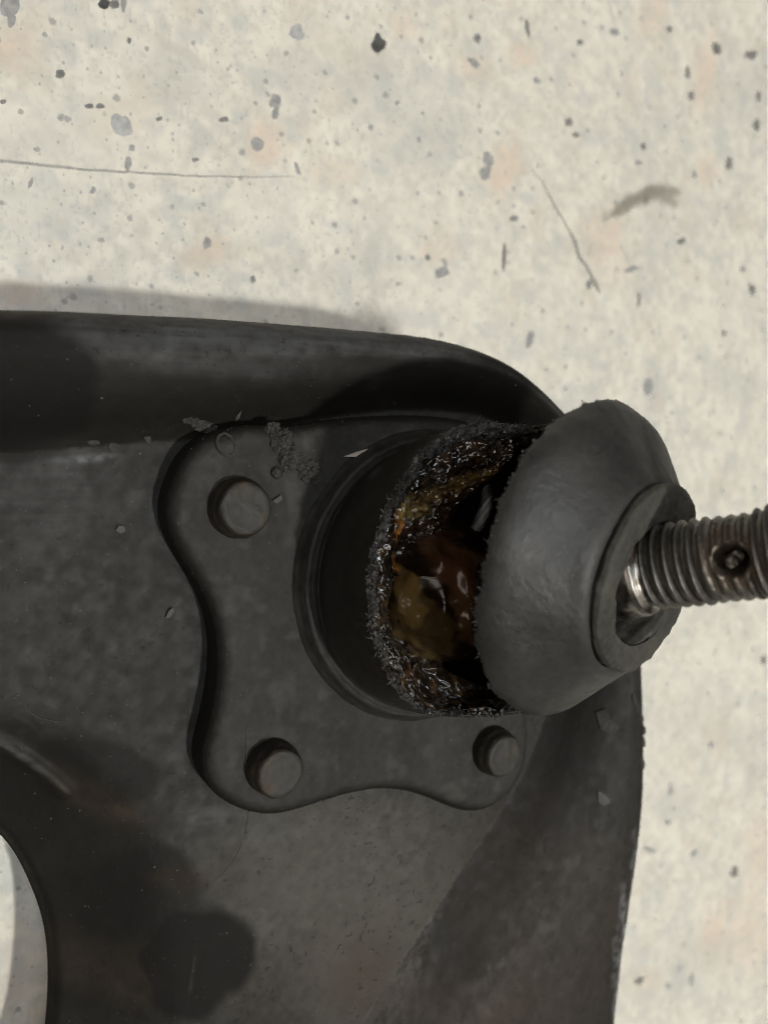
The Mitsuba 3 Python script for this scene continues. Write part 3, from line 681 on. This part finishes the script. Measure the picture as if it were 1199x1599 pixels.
# ------------------------------------------------------------------ upper boot: the dome torn off and lifted
ND = 720
thd = np.linspace(0, 2 * np.pi, ND, endpoint=False)
cd, sd = np.cos(thd), np.sin(thd)
cyl = lambda f, o=0.0: np.stack([cd * f + o, sd * f, cd * 0], 1)
ragd = 2.2 * nfbm(cyl(4), 1.0, 3, 71) + (nfbm(cyl(11), 1.0, 3, 72) * 2.6 + nfbm(cyl(43), 1.0, 2, 77) * 1.1) * (0.35 + 2.2 * np.clip(nfbm(cyl(3, 7), 1.0, 2, 78) + 0.25, 0, 1))
dome_prof = curve_profile([(0, 27.6), (1.5, 27.3), (3.0, 26.4), (5.6, 23.7), (8.2, 20.7), (10.2, 18.4), (11.2, 17.3), (11.9, 15.6)], 70)
rad = cd[:, None] * du + sd[:, None] * dv
P = DOME_C + dome_prof[None, :, 0, None] * DOME_D + dome_prof[None, :, 1, None] * rad[:, None]
fall = np.exp(-dome_prof[:, 0] / 2.0)
fall2 = np.exp(-dome_prof[:, 0] / 0.7)
ragl = 2.2 * nfbm(cyl(4), 1.0, 3, 71)
P = P - DOME_D * (ragl[:, None] * fall[None] + (ragd - ragl)[:, None] * fall2[None])[..., None]
P = P + rad[:, None] * (nfbm(P, 0.09, 2, 73) * 2.0 + nfbm(P, 0.9, 3, 74) * 0.12)[..., None]
add('control_arm__upper_boot', (P.reshape(-1, 3), grid_faces(ND, P.shape[1], True)), 'm_rubber', smooth=True)
# torn rim of the dome and its inner face
rows = []
edge = P[:, 0]
for s in np.linspace(0, 1, 10):
    rows.append(edge - rad * (2.6 * s) + DOME_D * (0.9 * s) - DOME_D * 0.7 * math.sin(math.pi * s))
for s in np.linspace(0.1, 1, 14):
    r = lerp(25.3, 12.0, s); a = 0.9 + 8.5 * math.sin(math.pi / 2 * s)
    rows.append(lerp(rows[9], DOME_C + DOME_D * a + rad * r, min(1, s * 2)))
Q = np.array(rows).transpose(1, 0, 2)
amp = np.r_[0.2, np.ones(9) * 1.0, np.zeros(14)]
Q = Q + (nfbm(Q, 1.5, 3, 75) * 2.0 * amp)[..., None] * DOME_D
add('control_arm__upper_boot__torn_rim', (Q.reshape(-1, 3), grid_faces(ND, Q.shape[1], True)[:, ::-1]), 'm_torn', smooth=True)

# the thick collar that grips the stud
tc, pc = math.radians(19.2), math.radians(-36)
COL_D = np.array([math.sin(tc) * math.cos(pc), math.sin(tc) * math.sin(pc), math.cos(tc)])
COL_C = np.array([99.95, -19.14, ZP + 48.3])
prof = curve_profile(dense([(-3.4, 16.6), (-2.6, 15.3), (-2.0, 15.1), (-1.3, 15.6), (-0.5, 15.9), (0.2, 15.6), (0.45, 14.9), (0.4, 13.0), (0.2, 11.0), (0.0, 9.6), (-0.8, 9.1), (-3.5, 8.8), (-8, 8.7)], 2), 110)
v, f = lathe(COL_C, COL_D, prof, 320, 0.55, 0.16, 80)
q = nfbm(v, 0.22, 3, 81) * 1.1 + nfbm(v, 0.9, 3, 82) * 0.45
v = v + COL_D * q[:, None]
# the bore is stretched to a slot on the lower side
rel = v - COL_C
cu, cv, _ = frame(COL_D)
rr = np.hypot(rel @ cu, rel @ cv); aa = np.arctan2(rel @ cv, rel @ cu)
slot = np.exp(-((np.angle(np.exp(1j * (aa - math.radians(232))))) / 0.85) ** 2) * (rr < 11.0)
v = v + ((rel @ cu)[:, None] * cu + (rel @ cv)[:, None] * cv) / np.maximum(rr, 1e-6)[:, None] * (slot * 2.6)[:, None]
add('control_arm__upper_boot__collar', (v, f), 'm_collar', smooth=True)

# ------------------------------------------------------------------ ball stud
R0, PITCH = 6.85, 1.85
S = np.arange(-1.3, 46, 0.075); NTH = 150
tt = np.linspace(0, 2 * np.pi, NTH, endpoint=False)
ph = (S[None] / PITCH - tt[:, None] / (2 * np.pi)) % 1.0
tri = np.abs(ph * 2 - 1)
tri = sstep(0.06, 0.80, tri)
worn = sstep(8.6, 9.6, S) * (1 - sstep(16.0, 17.2, S))
Xs = np.stack([np.cos(tt)[:, None] * 7 + S[None] * 0, np.sin(tt)[:, None] * 7 + S[None] * 0, S[None] + 0 * tt[:, None]], -1)
dep = 1.0 * (1 - 0.62 * worn)[None] * (1 + 0.5 * nfbm(Xs, 0.4, 2, 90))
rr = R0 - dep * tri + nfbm(Xs, 1.2, 3, 91) * 0.22 * (0.5 + worn)[None] + 0.5 * sstep(15.9, 16.6, S)[None] - 0.25 * worn[None]
rr = rr - 0.8 * (1 - sstep(-1.3, 0.2, S))[None]
dth = np.angle(np.exp(1j * (tt - hth)))[:, None] * R0
ds = S[None] - HS
dh = np.sqrt(dth ** 2 + ds ** 2) + 0.25 * nfbm(Xs, 0.9, 2, 92)
rr = rr - 3.0 * (1 - sstep(1.9, 2.75, dh)) + 0.2 * np.exp(-((dh - 3.1) / 0.45) ** 2)
P = SC + S[None, :, None] * SD + rr[..., None] * (np.cos(tt)[:, None, None] * su + np.sin(tt)[:, None, None] * sv)
add('control_arm__ball_stud__thread', (P.reshape(-1, 3), grid_faces(NTH, len(S), True)), 'm_thread', smooth=50)
add('control_arm__ball_stud__shank', lathe(SC, SD, curve_profile([(-40, 6.0), (-30, 6.2), (-20, 6.9), (-12, 7.7), (-8.5, 8.0)], 40), 90, 0.5, 0.25, 95), 'm_greasy', smooth=True)
prof = curve_profile(dense([(-8.6, 8.1), (-7, 8.1), (-5.0, 8.0), (-2.2, 7.75), (-1.5, 7.5), (-0.9, 6.6), (0.2, 5.8)], 3), 80)
add('control_arm__ball_stud__neck', lathe(SC, SD, prof, 120, 0.06, 0.5, 93), 'm_metal', smooth=True)
BALL = SC - SD * 43
BALL = BALL + np.array([-1.2, 0.6, 0.6])
prof = np.array([(13.6 * math.sin(a), 13.6 * math.cos(a)) for a in np.linspace(-1.55, 1.45, 70)])
v, f = lathe(BALL, SD, prof, 260, 0.35, 0.13, 94)
out = (v - BALL) / np.linalg.norm(v - BALL, axis=1, keepdims=True)
fold = nfbm(v, 0.16, 2, 96) * 3.0 - np.abs(nfbm(v * [1, 0.5, 1], 0.24, 1, 97)) * 2.6 + nfbm(v, 0.6, 1, 98) * 0.25 + 0.3
add('control_arm__ball_stud__ball', (v + out * fold[:, None], f), 'm_ball', smooth=True)
labels['control_arm__ball_stud__ball'] = {'label': 'ball smeared with brown and khaki grease'}
# the sheared split pin left in the cross hole
pc_ = SC + SD * (HS + 0.2) + tocam * (R0 - 2.2)
w = np.cross(SD, tocam)
pin = tube([pc_ - tocam * 1.5, pc_ + tocam * 0.3, pc_ + tocam * 1.1 + w * 0.15, pc_ + tocam * 1.9 + w * 0.4 - SD * 0.2, pc_ + tocam * 2.15 + w * 0.5 - SD * 0.25], [1.15, 1.15, 1.0, 0.75, 0.05], 12)
pin2 = tube([pc_ - tocam * 1.5 + SD * 0.7 - w * .5, pc_ + tocam * 0.9 + SD * 0.7 - w * .5, pc_ + tocam * 1.1 + SD * 0.7 - w * .5], [0.9, 0.8, 0.05], 12)
add('control_arm__ball_stud__split_pin', merge([pin, pin2]), 'm_metal', smooth=40)
labels['control_arm__ball_stud__split_pin'] = {'label': 'bright sheared end of the split pin in its hole'}

# ------------------------------------------------------------------ grease inside the torn boot
gr = np.random.default_rng(8)
NG = 420
tg = np.radians(np.linspace(84, 268, NG)); cg, sg = np.cos(tg), np.sin(tg)
lr = np.interp(np.degrees(tg), deg, LIP_R_AT)
bw = np.interp(np.degrees(tg), deg, bandw)
pts_at = []
for q_, inset, dz in ((0.0, 0.34, -0.7), (0.2, 0.72, 0.1), (0.38, 1.08, -1.2), (0.55, 1.40, -4.0)):
    pts_at.append((q_, np.stack([LIP_C[0] + (lr - bw * inset) * cg, LIP_C[1] + (lr - bw * inset) * sg, LIP_Z + dz + 0 * cg], 1)))
for q_, el in ((0.8, 16), (1.0, 40)):
    e = math.radians(el)
    pts_at.append((q_, BALL + (14.6 if q_ < 0.9 else 12.2) * np.stack([math.cos(e) * cg, math.cos(e) * sg, math.sin(e) + 0 * cg], 1)))
qs = np.array([a for a, _ in pts_at]); stack = np.array([b for _, b in pts_at])
from scipy.interpolate import PchipInterpolator
G = PchipInterpolator(qs, stack, axis=0)(np.linspace(0, 1, 150)).transpose(1, 0, 2)
w = np.minimum(1, np.minimum(np.linspace(0, 1, 150) / 0.12, (1 - np.linspace(0, 1, 150)) / 0.1))[None]
sg2 = np.minimum(1, np.minimum(np.arange(NG), NG - 1 - np.arange(NG)) / 18.0)[:, None]
lump = nfbm(G, 0.28, 2, 101) * 4.0 + nfbm(G, 0.7, 1, 102) * 1.5 + nfbm(G, 1.3, 1, 104) * 0.7 - np.abs(nfbm(G, 0.5, 2, 103)) * 2.5 + 0.35
lump = (lump - 0.3) * w * sg2 - 1.3 * (1 - sg2)
G = G + lump[..., None] * np.array([-0.25, 0, 0.97])
add('control_arm__grease', (G.reshape(-1, 3), grid_faces(NG, 150)[:, ::-1]), 'm_grease', smooth=True)
labels['control_arm__grease'] = {'label': 'wet amber and black grease inside the torn boot'}

# crumbs of torn rubber along both torn edges
parts = []
for k in range(420):
    j = gr.integers(0, NT)
    if join[j] > 0.6:
        continue
    q = torn[j, int(min(nb - 1, gr.beta(1, 2.2) * nb))]
    parts.append(blob(q + gr.normal(0, 0.25, 3), gr.uniform(0.10, 0.36), k, 2, 0.6, (gr.uniform(.6, 1.6), gr.uniform(.6, 1.6), .8), gr.uniform(0, 3)))
for k in range(260):
    q = Q[gr.integers(0, ND), gr.integers(0, 6)]
    parts.append(blob(q + gr.normal(0, 0.2, 3), gr.uniform(0.08, 0.26), k, 2, 0.6, (gr.uniform(.6, 1.6), gr.uniform(.6, 1.6), .8), gr.uniform(0, 3)))
add('control_arm__rubber_crumbs', merge(parts), 'm_torn', smooth=True)
labels['control_arm__rubber_crumbs'] = {'kind': 'stuff', 'label': 'crumbs of torn rubber along the ragged boot edges'}

parts = []
for k in range(620):
    j = gr.integers(0, NT)
    if join[j] > 0.5:
        continue
    q = torn[j, int(gr.beta(1, 4) * nb * 0.7)]
    out = np.array([cs[j], sn[j], 0])
    d_ = out * gr.normal(0.25, 0.5) + np.array([-sn[j], cs[j], 0]) * gr.normal(0, 0.5) + np.array([0, 0, gr.uniform(0.1, 0.8)])
    L_ = gr.uniform(0.4, 1.3)
    parts.append(tube([q - d_ * 0.2, q + d_ * L_ * 0.5, q + d_ * L_ + gr.normal(0, 0.15, 3)], np.array([0.17, 0.12, 0.02]) * gr.uniform(0.7, 1.5), 5))
for k in range(420):
    j = gr.integers(0, ND)
    q = Q[j, gr.integers(0, 4)]
    d_ = -DOME_D * gr.uniform(0.1, 0.8) + rad[j] * gr.normal(0.2, 0.4) + gr.normal(0, 0.3, 3)
    L_ = gr.uniform(0.3, 0.9)
    parts.append(tube([q - d_ * 0.2, q + d_ * L_ * 0.5, q + d_ * L_], np.array([0.15, 0.11, 0.02]) * gr.uniform(0.7, 1.4), 5))
add('control_arm__rubber_fringe', merge(parts), 'm_fringe', smooth=True)
labels['control_arm__rubber_fringe'] = {'kind': 'stuff', 'label': 'short shreds of torn rubber fringing both ragged edges'}

# ------------------------------------------------------------------ dirt, flakes and fibres lying on the arm
plate_poly = Polygon(PLATE)


def surf(x, y):
    P_ = np.array([[x, y]])
    return float((plate_z if shapely.contains_xy(plate_poly, x, y) else shell_z)(P_)[0])


def lie(x, y, r, seed, squash=(1, 1, .6), rough=0.45, rot=0.0, sub=3, lift=0.3, f=None):
    return blob((x, y, surf(x, y) + r * squash[2] * lift), r, seed, sub, rough, squash, rot, f)


def loose(key, mesh, bsdf, label, cat, group=None, smooth=35):
    add(key, mesh, bsdf, smooth=smooth)
    labels[key] = {'label': label, 'category': cat}
    if group:
        labels[key]['group'] = group


CRUST = [(54.18, 5.20), (54.93, 3.56), (55.68, 2.14), (56.56, 0.96), (57.58, 0.24), (58.61, -0.48), (59.65, -1.33), (60.56, -2.18), (61.48, -3.16), (59.01, 0.48), (57.21, 1.91), (60.04, -0.72)]
loose('dirt_crust', merge([lie(x + 0.9 * math.sin(3.1 * m_ + k), y + 0.8 * math.cos(2.3 * m_ + k), (1.3, .8, .6, .5, .4)[m_] * (1 + 0.25 * math.sin(k * 2.1)), 400 + k * 5 + m_, (1.15, .85, .75), 0.75, k + m_, f=3.4) for k, (x, y) in enumerate(CRUST) for m_ in range(5)]), 'm_dirt',
      'crumbly dark dirt crust on the plate above the upper left rivet', 'dirt')
(x, y), = [(54.50, -2.14)]
loose('dirt_lump', lie(x, y, 1.15, 431, (1, 1, .9), 0.25), 'm_dirt', 'small round dirt lump beside the crumbly crust', 'dirt')
RAISED = [(43.24, 3.42), (43.84, 4.57), (44.91, 5.05), (45.85, 4.37), (46.55, 3.00), (46.65, 1.62), (45.57, 0.92), (44.15, 1.37), (43.34, 2.40), (43.24, 3.42)]
loose('curled_flake', tube([(x, y, surf(x, y) + 0.15 + 0.25 * math.sin(k)) for k, (x, y) in enumerate(RAISED)], 0.32, 8), 'm_dirt',
      'curled oval flake of old paint near the top of the plate', 'paint flake')


def flake(key, pts, z_off, bsdf, label, tilt=0.3, cat='paint flake', thick=0.3):
    p = np.array(pts, float); n_ = len(p); c_ = p.mean(0)
    base = [surf(*q) for q in p]
    zt = [b + z_off + tilt * math.sin(1.3 * k) for k, b in enumerate(base)]
    zc = float(np.mean(zt)) + 0.15
    V_ = np.vstack([np.c_[p, np.array(zt)], [[*c_, zc]], np.c_[p, np.array(zt) - thick], [[*c_, zc - thick]]])
    i = np.arange(n_); j = (i + 1) % n_
    F_ = np.vstack([np.c_[i, j, np.full(n_, n_)], np.c_[j + n_ + 1, i + n_ + 1, np.full(n_, 2 * n_ + 1)], np.c_[i, i + n_ + 1, j], np.c_[j, i + n_ + 1, j + n_ + 1]])
    loose(key, (V_, F_), bsdf, label, cat, smooth=False)


flake('pale_flake', [(68.18, 0.86), (70.67, 1.74), (73.34, 2.38), (76.34, 2.90), (77.79, 3.04), (76.63, 2.27), (74.05, 1.38), (71.51, 0.87)], 0.5, 'm_flake', 'pale pinkish sliver lying on the plate above the boot ring')
flake('grey_flake', [(53.56, -7.36), (54.58, -6.66), (55.35, -6.20), (55.60, -7.17), (54.57, -7.86)], 0.5, 'm_chipgrey', 'tiny grey flake against the right side of the upper left rivet')
flake('grey_flake_001', [(35.43, -28.87), (36.04, -27.49), (36.76, -27.07), (37.10, -27.95), (36.37, -28.96)], 0.6, 'm_chipgrey', 'tiny grey flake on the pan left of the plate waist')
flake('grey_flake_002', [(26.96, -12.34), (27.43, -11.44), (28.31, -11.58), (28.74, -12.53), (27.84, -12.95)], 0.4, 'm_chipgrey', 'tiny grey flake on the pan left of the upper left rivet')
flake('grey_flake_003', [(134.77, -59.71), (136.40, -58.69), (137.28, -61.05), (139.64, -63.33), (138.20, -65.02), (135.26, -63.58)], 0.6, 'm_dirt', 'dark grey flake on the right rim just below the boot')
flake('grey_flake_004', [(133.91, -77.96), (135.38, -78.89), (136.88, -80.79), (135.65, -81.83), (134.18, -80.88)], 0.6, 'm_chipgrey', 'grey flake on the right rim, lower of the two there')
flake('grey_flake_005', [(48.27, 8.16), (48.77, 9.33), (49.00, 8.06), (48.63, 7.47)], 0.3, 'm_chipgrey', 'tiny grey flake on the upper rim above the plate')
LUMPS = [(39.79, 7.38), (41.42, 6.96), (42.60, 6.52), (44.15, 6.09), (23.38, 3.28), (26.75, 2.65), (32.67, 4.06)]
loose('dirt_crust_001', merge([lie(x, y, 0.95, 460 + k, (1.5, .7, .6), 0.8, 0.2 * k, f=3.0) for k, (x, y) in enumerate(LUMPS[:4])]), 'm_dirt',
      'ragged dirt crust along the top edge of the plate', 'dirt')
for k, (x, y) in enumerate(LUMPS[4:]):
    loose('dirt_lump_%03d' % (k + 1), lie(x, y, 0.7, 470 + k, (1.5, .9, .4), 0.5, k), 'm_dirt', ('leftmost', 'middle', 'rightmost')[k] + ' of three flat dirt lumps along the upper rim crease', 'dirt', smooth=True)
RIMDIRT = [(144.52, -59.15), (146.11, -62.13), (147.94, -65.34), (143.39, -56.90), (149.13, -68.80), (147.05, -73.34)]
loose('dirt_crust_002', merge([lie(x, y, 1.1, 480 + k, (.6, 1.3, .35), 0.6, 0.3) for k, (x, y) in enumerate(RIMDIRT)]), 'm_dirt', 'cracked dirt crust on the right rim below the collar', 'dirt')


def fibre(key, pts, zs, label, r=0.045):
    p = np.array([(x, y, surf(x, y) + z) for (x, y), z in zip(pts, zs)])
    tck, _ = splprep(p.T, s=0, k=min(3, len(p) - 1))
    loose(key, tube(np.array(splev(np.linspace(0, 1, 40), tck)).T, r, 6), 'm_chipgrey', label, 'fibre', smooth=True)


fibre('fibre', [(48.12, -49.85), (48.21, -52.30), (48.06, -54.70), (47.91, -56.63)], (0.3, 0.6, 0.5, 0.2), 'thin upright fibre on the plate left of the lower left rivet')
fibre('fibre_001', [(50.94, -68.20), (50.37, -73.67), (47.92, -78.28), (44.16, -81.36)], (0.2, 0.3, 0.3, 0.2), 'long thin fibre on the pan below the lower left rivet')
fibre('fibre_002', [(11.51, -41.93), (12.98, -43.95), (15.52, -45.26), (17.60, -45.82)], (0.2, 0.3, 0.3, 0.2), 'thin curved fibre on the pan above the crease')
# pale grains of dust scattered over the dark steel
parts = []
dg = np.random.default_rng(21)
arm_poly = Polygon(OUTLINE, [HOLE]).buffer(-3)
while len(parts) < 420:
    x, y = dg.uniform(10, 150), dg.uniform(-115, 35)
    if shapely.contains_xy(arm_poly, x, y) and math.hypot(x - RC[0], y - RC[1]) > 33:
        parts.append(lie(x, y, abs(dg.normal(0, 0.06)) + 0.05, len(parts), (dg.uniform(.6, 1.6), 1, .7), 0.3, dg.uniform(0, 3), 1))
add('dust_grains', merge(parts), 'm_chipgrey', smooth=True)
labels['dust_grains'] = {'kind': 'stuff', 'label': 'pale dust grains scattered over the dark steel', 'category': 'dust'}
